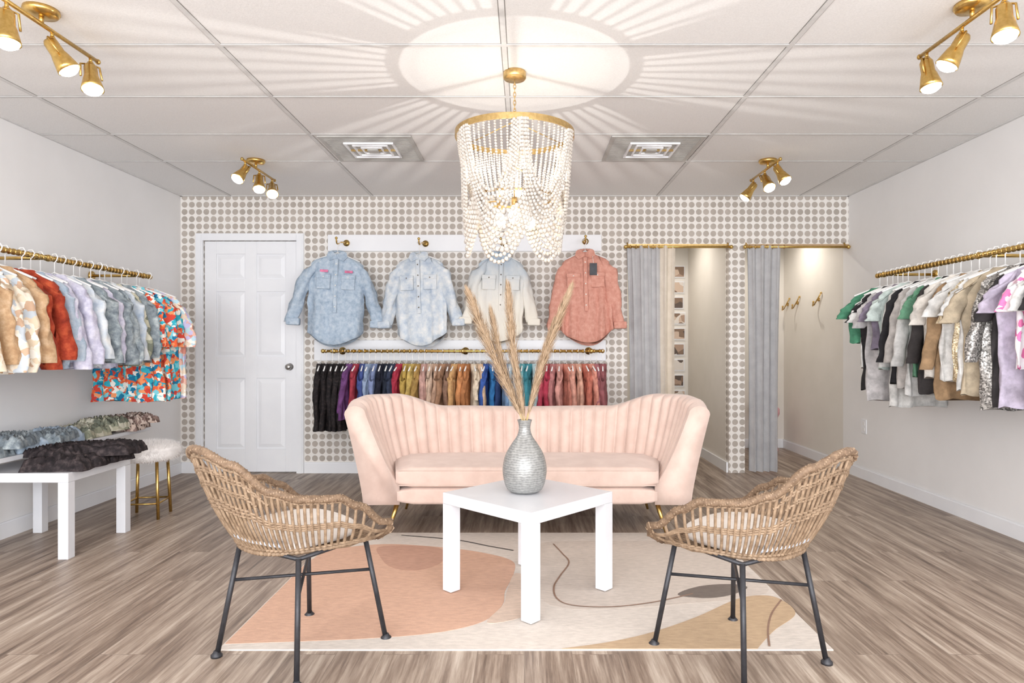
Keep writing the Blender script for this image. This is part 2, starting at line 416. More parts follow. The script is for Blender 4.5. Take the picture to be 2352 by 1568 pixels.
for k in range(3):
    a=PI/6+k*2*PI/3; bx,by=CX+.085*math.cos(a),CY+.085*math.sin(a)
    tube(mb,[(CX,CY,1.97),(CX+.05*math.cos(a),CY+.05*math.sin(a),1.955),(bx,by,1.90),(bx,by,1.80)],.0032,M_brassL,8)
    tube(mb,[(bx,by,1.818),(CX+.2*math.cos(a),CY+.2*math.sin(a),1.818)],.003,M_brassL,6)
    lathe(mb,[(.013,0),(.013,-.035),(.010,-.037)],M_brassL,14,None,(bx,by,1.805)); BP.append((bx,by))
mb.build(root)
mb=MB("bulbs")
for bx,by in BP: lathe(mb,[(.008,0),(.014,-.012),(.026,-.035),(.030,-.055),(.024,-.075),(.008,-.086)],M_bulb,18,None,(bx,by,1.77))
mb.build(root)
mb=MB("bead_strands")
def strand(path,r):
    P=[Vector(p) for p in path]; need=0
    for a,b_ in zip(P,P[1:]):
        L=(b_-a).length; d=need
        while d<L:
            c=a+(b_-a)*(d/L); ball(mb,c,r*R.uniform(.94,1.04),M_bead); d+=2*r*1.03
        need=d-L
def cyl(a,r,z): return (CX+r*math.cos(a),CY+r*math.sin(a),z)
for k in range(60):
    a=2*PI*k/60
    strand([cyl(a,RR-.008-(.07)*(t/10)**1.6,ZR-.015-(ZR-1.83)*t/10) for t in range(11)],.0058)
for k in range(6):
    a0=2*PI*k/6+.62; da=2*PI/6
    for i in range(5):
        s=a0+.030*i; e=a0+da-.030*i; sag=(.44,.405,.37,.335,.30)[i]
        path=[]
        for t in range(41):
            u=t/40; u=.5-.5*math.cos(PI*u); q=4*u*(1-u); a=s+(e-s)*u; z=ZR-.01-sag*(q**.50)
            r=RR+.002+.004*(i%2)-.050*(q**.6)*(sag/.44)
            path.append(cyl(a,r,z))
        strand(path,.0080)
for k in range(5):
    a0=2*PI*k/5+.1; da=2*PI/5
    for i in range(6):
        s=a0+.045*i-.10; e=a0+da-.045*i+.10; sag=.285-.034*i
        path=[]
        for t in range(33):
            u=t/32; q=4*u*(1-u); a=s+(e-s)*u
            path.append(cyl(a,.205+.003*i+.020*q,1.825-sag*q**.8))
        strand(path,.0110)
mb.build(root)
o=lamp('SPOT',"chandelier_lamp",(CX,CY,1.828),5.5,(1,.97,.92),.006,(CX,CY,2.4),158,.12); o.parent=root
# angular falloff shaped to spread the rays across the ceiling: wide, bat-wing distribution
ld=o.data; ld.use_nodes=True; nt=ld.node_tree
em=[n for n in nt.nodes if n.type=='EMISSION'][0]
tc=nt.nodes.new("ShaderNodeTexCoord"); sp=nt.nodes.new("ShaderNodeSeparateXYZ"); nt.links.new(tc.outputs["Normal"],sp.inputs[0])
z2=math_(nt,'MULTIPLY',sp.outputs[2],sp.outputs[2])
st=math_(nt,'MINIMUM',math_(nt,'DIVIDE',1.0,math_(nt,'ADD',z2,.03)),9.0)
nt.links.new(st,em.inputs["Strength"])
o=lamp('POINT',"chandelier_lamp_low",(CX,CY,1.69),2.4,(1,.93,.82),.03); o.parent=root
# ---------------------------------------------------------------- sofa
SX,SY=.015,3.88
root=bpy.data.objects.new("channel_back_sofa",None); sc.collection.objects.link(root)
mb=MB("upholstered_shell")
N=480; Z0=.185
def spt(phi,a,b_,y0,n=3.2):
    c,s=math.cos(phi),math.sin(phi)
    return (a*math.copysign(abs(c)**(2/n),c), y0+(b_-y0)*abs(s)**(2/n))
raw=[spt(PI-PI*i/2000,.98,.66,.03) for i in range(2001)]
cum=[0]
for p,q in zip(raw,raw[1:]): cum.append(cum[-1]+math.hypot(q[0]-p[0],q[1]-p[1]))
tot=cum[-1]; phis=[];j=0
for i in range(N+1):
    t=tot*i/N
    while j<1999 and cum[j+1]<t: j+=1
    phis.append(PI-PI*(j+(t-cum[j])/max(1e-9,cum[j+1]-cum[j]))/2000)
phis[0]=PI; phis[-1]=0
NCH=36
HT=[(0,.755),(.05,.79),(.11,.80),(.19,.795),(.31,.705),(.5,.698)]
V=[];F=[]
no=9; ni=16; nt_=9
for i in range(N+1):
    phi=phis[i]; u=i/N; uu=min(u,1-u); h=interp(HT,uu)
    ring=[]
    sy=abs(math.sin(phi))**(2/3.2)
    def O(z):
        t=(z-Z0)/(.8-Z0); a=.955+.165*t**1.3; b_=.76+.03*t; y0=.0+.10*max(0,t)**1.5
        x,y=spt(phi,a,b_,y0); return Vector((x,y,z))
    def I(z):
        t=max(0,(z-.30)/(.8-.30)); lo=.745+.165*sy; a=lo+((1.0 if sy<.5 else 1.0-.03*(sy-.5))-lo)*t**.8; b_=.56+.10*t; y0=.0+.10*max(0,(z-Z0)/(.8-Z0))**1.5
        x,y=spt(phi,a,b_,y0); return Vector((x,y,z))
    th=.050
    for k in range(no): ring.append(O(Z0+(h-th-Z0)*k/(no-1)))
    q=Vector(spt(min(PI,phi+.01),1,.66,.03)); q2=Vector(spt(max(0,phi-.01),1,.66,.03)); tg=(q2-q)
    nn=Vector((tg[1],-tg[0],0))
    if nn.length>1e-6: nn.normalize()
    cs=abs(math.sin(PI*NCH*u)); ch=cs**.5; fade=min(1,uu/.04)
    o_=O(h-th); n_=I(h-th); mid=(o_+n_)/2; hv=(n_-o_)/2
    for k in range(1,nt_): 
        a=PI*k/nt_; p=mid-hv*math.cos(a); p.z=h-th+th*math.sin(a)
        wgt=max(0,-math.cos(a))
        p=p+nn*(.034*fade*(ch-.55)*wgt); ring.append(p)
    for k in range(ni):
        z=(h-th)-((h-th)-.30)*k/(ni-1); p=I(z)
        ring.append(p+nn*(.034*fade*(ch-.55)))
    p=I(.30).copy(); p.z=Z0; ring.append(p)
    V+= [(SX+p.x,SY+p.y,p.z) for p in ring]; C=len(ring)
for i in range(N):
    for k in range(C):
        l=(k+1)%C; F.append((i*C+k,(i+1)*C+k,(i+1)*C+l,i*C+l))
F.append(tuple(range(C))); F.append(tuple(N*C+k for k in range(C-1,-1,-1)))
mb.add(V,F,M_velvet,True)
mb.build(root)
mb=MB("seat_cushion")
def slab(x,y0,y1,z0,z1,r,bow,mat,wid=.0):
    V=[];F=[];nx=48
    sec=[]
    for k in range(8): a=PI/2*k/7; sec.append((y0+r-r*math.cos(a)*1.0, z1-r+r*math.sin(a)))
    for k in range(1,6): sec.append((y0+r+(y1-r-y0-r)*k/5,z1+.012*math.sin(PI*k/5)))
    for k in range(1,8): a=PI/2*k/7; sec.append((y1-r+r*math.sin(a),z1-r+r*math.cos(a)))
    sec.append((y1,z0)); 
    for k in range(8): a=PI/2*k/7; sec.append((y0+r-r*math.sin(a), z0+r-r*math.cos(a)))
    C=len(sec)
    for i in range(nx+1):
        t=-1+2*i/nx; e=1-abs(t)**14*.35
        for (y,z) in sec:
            zz=(z0+z1)/2+(z-(z0+z1)/2)*(e if abs(t)>.9 else 1)
            xx=x+wid*max(0,(y-y0)/(y1-y0))
            V.append((SX+xx*t,SY+y+bow*t*t*(1 if y<y0+.3 else .3),zz))
    for i in range(nx):
        for k in range(C):
            l=(k+1)%C; F.append((i*C+k,i*C+l,(i+1)*C+l,(i+1)*C+k))
    F.append(tuple(range(C-1,-1,-1))); F.append(tuple(nx*C+k for k in range(C)))
    mb.add(V,F,mat,True)
slab(.765,-.005,.58,.285,.405,.028,.0,M_velvet,.12)
for z in (.388,.300): tube(mb,[(SX-.75+1.50*k/20,SY-.004,z) for k in range(21)],.004,M_velvet,6)
slab(.76,.005,.57,Z0,.283,.02,.0,M_velvet,.08)
mb.build(root)
mb=MB("legs")
for sx in (-1,1):
    for yy,dy in ((.10,-.03),(.62,.05)):
        x=SX+sx*.79
        tube(mb,[(x-sx*.02,SY+yy,Z0+.01),(x+sx*.035,SY+yy+dy,.0)],[.016,.008],M_brass,12)
mb.build(root)
# ---------------------------------------------------------------- small tables
def sqtable(name,cx,cy,s,h,rot,z0=.0,leg=.05,th=.05):
    mb=MB(name); M=Matrix.Translation((cx,cy,z0))@Matrix.Rotation(rot,4,'Z'); q=s/2
    box(mb,-q,q,-q,q,h-th,h,M_lacquer,M,.003)
    for sx in(-1,1):
        for sy in(-1,1):
            a,b_=sorted((sx*q,sx*(q-leg))); c,d=sorted((sy*q,sy*(q-leg)))
            box(mb,a,b_,c,d,0,h-th,M_lacquer,M,.002)
    mb.build()
sqtable("coffee_table",.015,3.02,.545,.440,math.radians(46.5),.010,.056)
sqtable("side_table",-2.65,3.74,.55,.45,0,0,.054)
mb=MB("wall_shelf")
box(mb,XL+.001,-2.70,3.20,4.80,.505,.53,M_lacquer,None,.003)
for y in (3.3,4.05,4.72): 
    box(mb,XL+.001,XL+.016,y-.012,y+.012,.40,.505,M_white); box(mb,XL+.001,-2.80,y-.012,y+.012,.492,.505,M_white)
mb.build()
# ---------------------------------------------------------------- vase + pampas
m,nt,b=newmat("crackled_stone_glaze"); v=coord(nt,(1,1,1))
w=nt.nodes.new("ShaderNodeTexWave"); w.bands_direction='Z'; w.inputs["Scale"].default_value=30; w.inputs["Distortion"].default_value=5; w.inputs["Detail"].default_value=4
nt.links.new(v,w.inputs["Vector"])
vo=nt.nodes.new("ShaderNodeTexVoronoi"); vo.inputs["Scale"].default_value=75; nt.links.new(v,vo.inputs["Vector"])
f=math_(nt,'ADD',math_(nt,'MULTIPLY',w.outputs["Fac"],.4),math_(nt,'MULTIPLY',vo.outputs["Distance"],.6))
nt.links.new(ramp(nt,f,[(118,119,117),(148,148,146),(172,171,168)]),b.inputs["Base Color"]); b.inputs["Roughness"].default_value=.38; b.inputs["Specular IOR Level"].default_value=.6; b.inputs["Metallic"].default_value=.25
bump(nt,b,f,.25,.003); M_vase=m
mb=MB("vase"); VX,VY,VZ=0,3.02,.452
prof=smoothline([(.055,0,0),(.078,.012,0),(.094,.05,0),(.100,.105,0),(.088,.165,0),(.060,.215,0),(.036,.25,0),(.027,.28,0),(.028,.305,0),(.034,.325,0)],5)
pr=[(p.x,p.y) for p in prof]+[(.030,.325),(.023,.30),(.023,.26),(.001,.255)]
lathe(mb,pr,M_vase,48,None,(VX,VY,VZ)); mb.build()
root=bpy.data.objects.new("pampas_grass",None); sc.collection.objects.link(root)
def plume(name,tip,off,start=.42,wd=.034,n=1100,bend=(0,0,0)):
    mb=MB(name)
    p0=Vector((VX+off[0]*.4,VY+off[1]*.4,VZ+.262)); p1=Vector((VX+off[0],VY+off[1],VZ+.325)); p3=Vector(tip); p2=(p1+p3)/2+Vector(bend)
    C=smoothline([p0,p1,p2,p3],14); n_=len(C)
    tube(mb,C,[.0035-.0022*i/n_ for i in range(n_)],M_stem,6)
    V=[];F=[]
    for i in range(n):
        t=start+(1.0-start)*R.random()**.9
        k=t*(n_-1); a=int(min(k,n_-2)); c=C[a].lerp(C[a+1],k-a); tg=(C[min(a+2,n_-1)]-C[a]).normalized()
        s=(t-start)/(1-start); env=math.sin(PI*min(1,max(0.02,s*.93+.05)))**.6
        an=R.random()*2*PI; o=tg.orthogonal().normalized(); o=Matrix.Rotation(an,3,tg)@o
        L=R.uniform(.05,.10)*(.6+.5*env); w=wd*env*R.uniform(.4,1.15)
        q1=c+tg*L*.5+o*w*.75; q2=c+tg*L+o*w*1.0+Vector((0,0,-.012*R.random()))
        sd=tg.cross(o)*.0009
        b0=len(V); V+=[c-sd,c+sd,q1+sd,q1-sd,q2]; F+=[(b0,b0+1,b0+2,b0+3),(b0+3,b0+2,b0+4)]
    mb.add(V,F,M_pamp,False); mb.build(root)
plume("plume_left",(-.245,2.98,1.335),(-.012,0),.36,.042,1800,(-.02,0,.03))
plume("plume_left_inner",(-.15,3.06,1.25),(-.006,.008),.36,.030,1000,(-.02,0,.01))
plume("plume_middle",(-.075,3.04,1.365),(.0,.0),.34,.036,1700,(-.012,0,0))
plume("plume_right",(.20,3.0,1.355),(.012,0),.36,.034,1800,(-.015,0,.0))
plume("plume_right_outer",(.13,3.06,1.20),(.008,.008),.40,.024,800,(.0,0,.02))
# ---------------------------------------------------------------- rug
def rugmat(n,c): return simple(n,c,.95,c2=tuple(x*.93 for x in c),scale=25,bmp=.3,bscale=120,spec=.1,stretch=(1,3,1))
M_r0=rugmat("rug_cream",(216,206,197)); M_r1=rugmat("rug_salmon",(211,172,150)); M_r2=rugmat("rug_rose",(194,154,135))
M_r3=rugmat("rug_sand",(208,196,186)); M_r4=rugmat("rug_tan",(194,168,139)); M_r5=rugmat("rug_grey",(124,114,107)); M_r6=rugmat("rug_line",(150,122,106)); M_r7=rugmat("rug_black",(80,74,72))
mb=MB("area_rug"); Z=.006
box(mb,-1.118,1.126,2.426,3.95,0,Z,M_r0,None,.002)
poly(mb,smoothloop([(.07,3.72),(.55,3.78),(1.08,3.72),(1.09,3.3),(1.08,2.98),(.60,2.84),(.2,2.80),(.06,2.95),(.05,3.3)]),Z-.001,M_r3,.0014)
poly(mb,[(-1.112,3.43),(-1.112,2.472)]+[tuple(p) for p in smoothline([(-1.0,2.480),(-.664,2.509),(-.424,2.546),(-.263,2.601),(-.15,2.696),(-.093,2.854),(-.088,3.006),(-.053,3.235),(-.067,3.431),(-.245,3.575),(-.491,3.668),(-.789,3.716),(-1.05,3.613),(-1.10,3.45)],6)],Z-.001,M_r1,.0020)
poly(mb,smoothloop([(-.045,3.24),(.04,3.12),(.05,2.9),(-.01,2.72),(-.15,2.66),(-.09,2.85),(-.08,3.0)]),Z-.001,rugmat("rug_blush",(213,191,175)),.0024)
poly(mb,smoothloop([(-.80,3.66),(-.62,3.685),(-.45,3.62),(-.42,3.42),(-.52,3.28),(-.66,3.32),(-.76,3.5)]),Z-.001,M_r2,.0028)
poly(mb,[tuple(p) for p in smoothline([(.136,2.432),(.316,2.486),(.496,2.573),(.702,2.717),(.93,2.91),(1.06,2.95),(1.118,2.9),(1.118,2.75),(.98,2.6),(.90,2.50),(.85,2.432)],6)],Z-.001,M_r4,.0026)
poly(mb,smoothloop([(.68,2.96),(.80,3.06),(.95,3.09),(1.02,3.05),(.92,2.96),(.80,2.92)]),Z-.001,M_r5,.0030)
def rline(pts,w,mat,h): 
    C=smoothline([(x,y,0) for x,y in pts],8); L=[];Rr=[]
    for i,p in enumerate(C):
        t=(C[min(i+1,len(C)-1)]-C[max(i-1,0)]).normalized(); n_=Vector((-t.y,t.x,0))*w
        L.append(p+n_); Rr.append(p-n_)
    V=[(p.x,p.y,Z+h) for p in L]+[(p.x,p.y,Z+h) for p in Rr]; n_=len(L)
    mb.add(V,[(i,n_+i,n_+i+1,i+1) for i in range(n_-1)],mat,False)
rline([(.16,3.72),(.20,3.55),(.226,3.40),(.17,3.2),(.135,3.06),(.14,2.92),(.2,2.84),(.36,2.82),(.55,2.87),(.75,2.97)],.004,M_r6,.0022)
rline([(-.72,3.89),(-.4,3.80),(-.2,3.68),(-.06,3.60)],.005,M_r7,.0022)
rline([(1.118,2.9),(1.02,2.75),(.95,2.6),(.9,2.45)],.004,M_r6,.0022)
mb.build()
# ---------------------------------------------------------------- rattan chairs
def chair(cx,cy,rot):
    root=bpy.data.objects.new("rattan_armchair",None); sc.collection.objects.link(root)
    M=Matrix.Translation((cx,cy,0))@Matrix.Rotation(rot,4,'Z')
    mb=MB("metal_legs")
    for sx in(-1,1):
        for sy in(-1,1):
            tube(mb,[(sx*.155,sy*.155,.395),(sx*.208,sy*.208,.012)],.0095,M_black,12,M=M)
            lathe(mb,[(.020,0),(.020,.008),(.012,.016),(.010,.022)],M_black,16,M,(sx*.21,sy*.21,0))
    k=.174
    tube(mb,[(-k,-k,.27),(k,k,.27)],.006,M_black,8,M=M); tube(mb,[(k,-k,.27),(-k,k,.27)],.006,M_black,8,M=M)
    tube(mb,[(sx*.155,sy*.155,.393) for sx,sy in((-1,-1),(1,-1),(1,1),(-1,1))],.008,M_black,8,closed=True,M=M)
    mb.build(root)
    sg=-1 if rot<0 else 1
    M=Matrix.Translation((cx,cy,0))@Matrix.Rotation(rot*1.34,4,'Z')@Matrix.Translation((sg*.028,-.016,0))
    mb=MB("woven_shell")
    HT=[(0,.47),(.05,.55),(.10,.59),(.2,.60),(.29,.635),(.39,.73),(.5,.77)]
    ZS=.402
    def rim(u):
        phi=PI*(1-u)
        uu=min(u,1-u); c,s=math.cos(phi),math.sin(phi); n_=2.8
        fl=max(0,(interp(HT,uu)-.6)/.175)
        x=(.282+.070*fl)*math.copysign(abs(c)**(2/n_),c); y=.215-(.485+.085*fl)*abs(s)**(2/n_)
        return Vector((x,y,interp(HT,uu)))
    def bas(u):
        phi=PI*(1-u); c,s=math.cos(phi),math.sin(phi); n_=2.6
        x=.205*math.copysign(abs(c)**(2/n_),c); y=.20-.385*abs(s)**(2/n_)
        return Vector((x,y,ZS))
    def outw(u):
        d=rim(u)-bas(u); d.z=0; return d.normalized()
    def S(u,v):
        a,b_=bas(u),rim(u); p=a.lerp(b_,v)
        return p+outw(u)*(.018*math.sin(PI*v**.8))
    NR=52
    for i in range(NR+1):
        u=i/NR
        pts=[S(min(1,max(0,u)),v/8) for v in range(9)]
        tube(mb,pts,.0046,M_rattan,6,M=M,flat=1.25,cap=False)
    NU=100
    for v,r in ((.0,.009),(.05,.005),(.44,.0042),(.48,.0042),(.52,.0042),(.93,.0055)):
        pts=[]
        for i in range(NU+1):
            u=i/NU; pts.append(S(u,v)+outw(u)*(.0035*math.cos(PI*i)))
        tube(mb,pts,r,M_rattan,6,M=M,cap=True)
    for v,u0 in ((.66,.34),(.69,.36),(.80,.30),(.83,.32)):
        pts=[S(u0+(1-2*u0)*i/60,v)+outw(u0+(1-2*u0)*i/60)*(.004*math.cos(PI*i)) for i in range(61)]
        tube(mb,pts,.0042,M_rattan,6,M=M)
    pts=[rim(i/NU) for i in range(NU+1)]
    f0=bas(0)+Vector((0.0,.015,.0)); f1=bas(1)+Vector((0,.015,0))
    pts=[f0,f0.lerp(pts[0],.5)+Vector((-.02,.012,0))]+pts+[f1.lerp(pts[-1],.5)+Vector((.02,.012,0)),f1]
    tube(mb,pts,.0135,M_rattanD,10,M=M)
    L=smoothline(pts,6); coil=[]
    for i,p in enumerate(L):
        t=(L[min(i+1,len(L)-1)]-L[max(i-1,0)]).normalized(); a=i*1.5
        up=Vector((0,0,1)); n_=(up-t*up.dot(t)).normalized() if abs(t.z)<.95 else t.orthogonal().normalized(); bnn=t.cross(n_)
        coil.append(p+(n_*math.cos(a)+bnn*math.sin(a))*.0128)
    tube(mb,coil,.0030,M_rattan,5,M=M)
    for i in range(21):
        x=-.19+.38*i/20
        yb=.20-.385*(max(0,1-abs(x/.205)**2.6))**(1/2.6)
        tube(mb,[(x,.21,ZS),(x,(yb+.20)/2,ZS-.012),(x,yb,ZS)],.0065,M_rattan,6,M=M)
    for i in range(14):
        y=-.16+.36*i/13; t=max(0,(.20-y)/.385); hx=.205*(max(0,1-t**2.6))**(1/2.6)
        tube(mb,[(-hx,y,ZS-.006),(hx,y,ZS-.006)],.004,M_rattan,6,M=M)
    tube(mb,[(-.205,.205,ZS),(0,.22,ZS),(.205,.205,ZS)],.012,M_rattanD,8,M=M)
    mb.build(root)
    mb=MB("seat_cushion")
    V=[];F=[];seg=48
    rings=[(.80,.010),(.97,.016),(1.0,.034),(.97,.052),(.85,.064),(.45,.070),(.02,.071)]
    for (k,z) in rings:
        for i in range(seg):
            a=2*PI*i/seg; c,s=math.cos(a),math.sin(a); V.append((.195*k*math.copysign(abs(c)**.7,c),.01+.185*k*math.copysign(abs(s)**.7,s),ZS+z))
    for j in range(len(rings)-1):
        for i in range(seg):
            l=(i+1)%seg; F.append((j*seg+i,j*seg+l,(j+1)*seg+l,(j+1)*seg+i))
    F.append(tuple(range(seg-1,-1,-1))); F.append(tuple((len(rings)-1)*seg+i for i in range(seg)))
    mb.add(V,F,M_cush,True,M)
    pts=[S(.5+(k/10-.5)*.42,.15)-outw(.5+(k/10-.5)*.42)*.010 for k in range(11)]
    tube(mb,pts,.012,M_tie,8,M=M)
    mb.build(root)
chair(-.814,2.455,math.radians(-31)); chair(.769,2.402,math.radians(31))
# ---------------------------------------------------------------- garments
def garment(mb,M,mat,W=.2,L=.6,slv=.45,d=.028,out=.05,flare=1.08,sw=.05,seed=0,mat2=None,tail=.0,hanger=True,hh=.10,fold=1.0,wr=.006,neck=1.0):
    r=random.Random(seed); ph=r.random()*6; k1=r.choice((3,4,5)); seg=48; so=Vector((seed*1.37,seed*.71,0))
    lv=[(0,.055*neck,.030),(-.018,.075*neck,.032),(-.04,W*.62,.030),(-.06,W*.86,.028),(-.085,W,d*.9),(-.14,W*1.0,d)]
    for q in range(13):
        t=.26+.74*q/12
        lv.append((-L*t,W*(1+(flare-1)*t)+.006*math.sin(7*t+ph),d*(1+.25*t)))
    V=[];F=[]
    for j,(z,hw,hd) in enumerate(lv):
        t=min(1,max(0,-z/L))
        for i in range(seg):
            a=2*PI*i/seg; c,s=math.cos(a),math.sin(a)
            x=hw*math.copysign(abs(c)**.75,c); y=hd*math.copysign(abs(s)**.9,s)
            y+=fold*.014*t*math.sin(k1*PI*x/W+ph)+fold*.006*math.sin(11*x/W+3*t+ph)*t
            y+=wr*min(1,t*4)*2*noise.noise(Vector((x*16,s*2,z*7))+so)
            x+=.004*math.sin(9*z*3+i*.7)+wr*min(1,t*4)*noise.noise(Vector((c*3,s*3,z*12))+so)
            zz=z
            if t>.97: zz-= tail*(1-abs(x/W)**2)*(1 if s<0 else 1.3)+.006*math.sin(5*a+ph)
            elif t>.85: zz-=tail*.4*(1-abs(x/W)**2)
            V.append((x,y,zz))
    n=len(lv)
    for j in range(n-1):
        for i in range(seg):
            l=(i+1)%seg; F.append((j*seg+i,(j+1)*seg+i,(j+1)*seg+l,j*seg+l))
    F.append(tuple((n-1)*seg+i for i in range(seg)))
    mb.add(V,F,mat,True,M)
    if slv>0:
        for sx in(-1,1):
            pts=[];V=[];F=[];sg=16;ns=18; o2=out*r.uniform(.7,1.25)
            for j in range(ns+1):
                t=j/ns; cx=sx*(W-.035+ (o2+.035)*t**.8); cz=-.085-slv*t
                rx=sw*(1-.28*t)+.003*math.sin(13*t+ph)+fold*.0014*math.sin(27*t+ph*2); ry=d*(1.0-.2*t)+fold*.002*math.sin(19*t+ph)
                if t==1: rx*=.92
                for i in range(sg):
                    a=2*PI*i/sg; fl=1+.10*fold*math.sin(3*a+ph+4*t)+wr*14*noise.noise(Vector((math.cos(a)*1.5,math.sin(a)*1.5,t*9+sx*5))+so)
                    V.append((cx+rx*fl*math.cos(a)+.004*math.sin(17*t+2*a),ry*fl*math.sin(a)+.008*math.sin(5*t+ph+sx),cz+(.02 if j==0 else 0)*math.cos(a)*-sx+ .035*(1-t)*(-sx*math.cos(a))))
            for j in range(ns):
                for i in range(sg):
                    l=(i+1)%sg; F.append((j*sg+i,(j+1)*sg+i,(j+1)*sg+l,j*sg+l))
            F.append(tuple(range(sg))); F.append(tuple(ns*sg+i for i in range(sg)))
            mb.add(V,F,mat2 or mat,True,M)
    if hanger:
        hk=[(0,0,.005),(0,0,hh-.03),(.012,0,hh-.018),(.018,0,hh),(.008,0,hh+.017),(-.010,0,hh+.016),(-.017,0,hh+.002)]
        tube(mb,hk,.0032,M_hang,6,M=M)
        tube(mb,[(-W*.86,0,-.055),(-W*.4,0,-.018),(0,0,.012),(W*.4,0,-.018),(W*.86,0,-.055)],.0055,M_hang,6,M=M)
denimA=pattern("denim_light",[(148,166,187),(174,190,206),(198,208,218)],30,'noise')
denimB=pattern("denim_bleached",[(164,180,200),(204,212,220),(234,234,232)],12,'noise')
denimG=pattern("denim_grey",[(92,102,112),(140,150,156),(188,196,198)],22,'noise')
ombre=pattern("denim_ombre",[(230,224,212),(228,224,216),(210,213,214),(166,182,198)],1,'ombre')
coral=pattern("coral_denim",[(194,134,118),(208,150,134),(218,166,150)],30,'noise')
tie=pattern("floral_orange_teal",[(226,100,60),(52,170,190),(236,150,100),(240,236,228),(30,120,160),(208,70,56),(120,200,214)],40)
past=pattern("pastel_print",[(240,222,200),(190,220,232),(234,186,170),(248,244,236),(222,150,134),(204,196,232)],34)
flor=pattern("floral_cream",[(236,222,200),(226,206,180),(244,238,228),(204,172,146),(196,204,212),(240,230,214)],30)
camo=pattern("camo_print",[(150,152,132),(182,178,156),(118,122,108),(206,202,184)],26)
rust=pattern("rust_velvet",[(128,44,30),(164,62,40),(196,92,58)],22,'noise')
ochre=pattern("ochre_gauze",[(168,132,98),(194,160,124),(218,190,158)],22,'noise')
lav=pattern("lavender_gauze",[(172,168,192),(200,198,216),(226,224,234)],24,'noise')
pleo=pattern("leopard_print",[(206,184,170),(150,126,118),(222,204,192),(110,90,82)],40)
gold=pattern("gold_sequins",[(150,128,98),(206,186,150),(250,240,216)],160,'sequin')
greys=pattern("grey_sequins",[(80,78,76),(140,136,132),(212,208,204)],140,'sequin')
blk=cloth((36,33,34)); lace=pattern("black_lace",[(22,20,22),(34,30,32),(60,52,50)],50,'noise')
pinkw=pattern("pink_tie_dye",[(236,130,184),(246,214,228),(248,244,248),(248,240,246),(246,242,246),(224,120,170),(250,246,248)],30)

def rail(name,p0,p1,wallaxis,nr=30):
    mb=MB(name); a,b_=Vector(p0),Vector(p1)
    tube(mb,[a,b_],.0125,M_brass,14)
    for e in (a,b_): ball(mb,e,.018,M_brass)
    for k in range(nr):
        c=a.lerp(b_,(k+.5)/nr); d=(b_-a).normalized()*.004
        tube(mb,[c-d,c+d],.0165,M_brass,12)
    n=3
    for k in range(n):
        c=a.lerp(b_,.04+.92*k/(n-1)); w=Vector(wallaxis)
        e=c+w; tube(mb,[c,e],.010,M_brass,10)
        wn=w.normalized(); tube(mb,[e-wn*.012,e],.032,M_brass,18)
        ball(mb,c,.02,M_brass)
    return mb.build()
# left rack
rail("clothes_rail",(-2.65,2.7,1.60),(-2.65,4.71,1.60),(-.364,0,0),60)
mb=MB("hanging_blouses")
seq=[flor,ochre,past,flor,ochre,flor,flor,ochre,rust,rust,denimA,lav,lav,denimB,denimG,lav,denimG,denimG,denimB,camo,denimG,tie,tie,tie,past]
n=len(seq)
for i,mt in enumerate(seq):
    y=2.78+ (4.69-2.78)*i/(n-1)
    lng=mt in(tie,past) and i>15
    M=Matrix.Translation((-2.65+R.uniform(-.015,.015),y,1.51))@Matrix.Rotation(R.uniform(-.16,.18),4,'Z')
    garment(mb,M,mt,W=.21 if lng else .185,L=(.765 if lng else .49+R.uniform(-.02,.04)),slv=(.32 if lng else R.uniform(.38,.45)),d=.034,out=.05,flare=1.14 if not lng else 1.26,sw=.066,seed=i,fold=1.9,wr=.010)
mb.build()
# right rack
rail("clothes_rail",(2.48,2.6,1.605),(2.48,4.68,1.605),(.359,0,0),60)
mb=MB("hanging_tops")
W_=(236,235,233); 
far=[((84,146,116),.36,.13),(W_,.52,.16),((48,46,48),.66,.16),((205,201,202),.72,.2),((140,130,148),.40,.16),((200,212,208),.52,.16),((214,212,209),.74,.45),((48,47,50),.60,.42),((196,190,186),.62,.42),((206,204,202),.66,.44),((110,160,130),.55,.16),((62,58,58),.64,.42),((240,234,226),.55,.2),((168,138,106),.66,.45),(W_,.56,.16),(gold,.56,.2),(W_,.60,.16),((196,180,156),.62,.2),(greys,.68,.4),((62,59,60),.66,.2),((204,194,214),.66,.16),(pinkw,.48,.16),(W_,.64,.16),((56,54,56),.60,.16),(W_,.5,.16),((186,164,190),.5,.16),(W_,.5,.16),(past,.6,.16)]
n=len(far)
for i,(c,L,s) in enumerate(far):
    y=4.64-(4.64-2.7)*i/(n-1); mt=c if not isinstance(c,tuple) else cloth(c)
    M=Matrix.Translation((2.48+R.uniform(-.015,.015),y,1.515))@Matrix.Rotation(R.uniform(-.18,.14),4,'Z')
    garment(mb,M,mt,W=.20,L=L*1.06,slv=s,d=.027,out=.055 if s<.3 else .045,flare=1.0,sw=.062 if s<.3 else .050,seed=50+i)
mb.build()
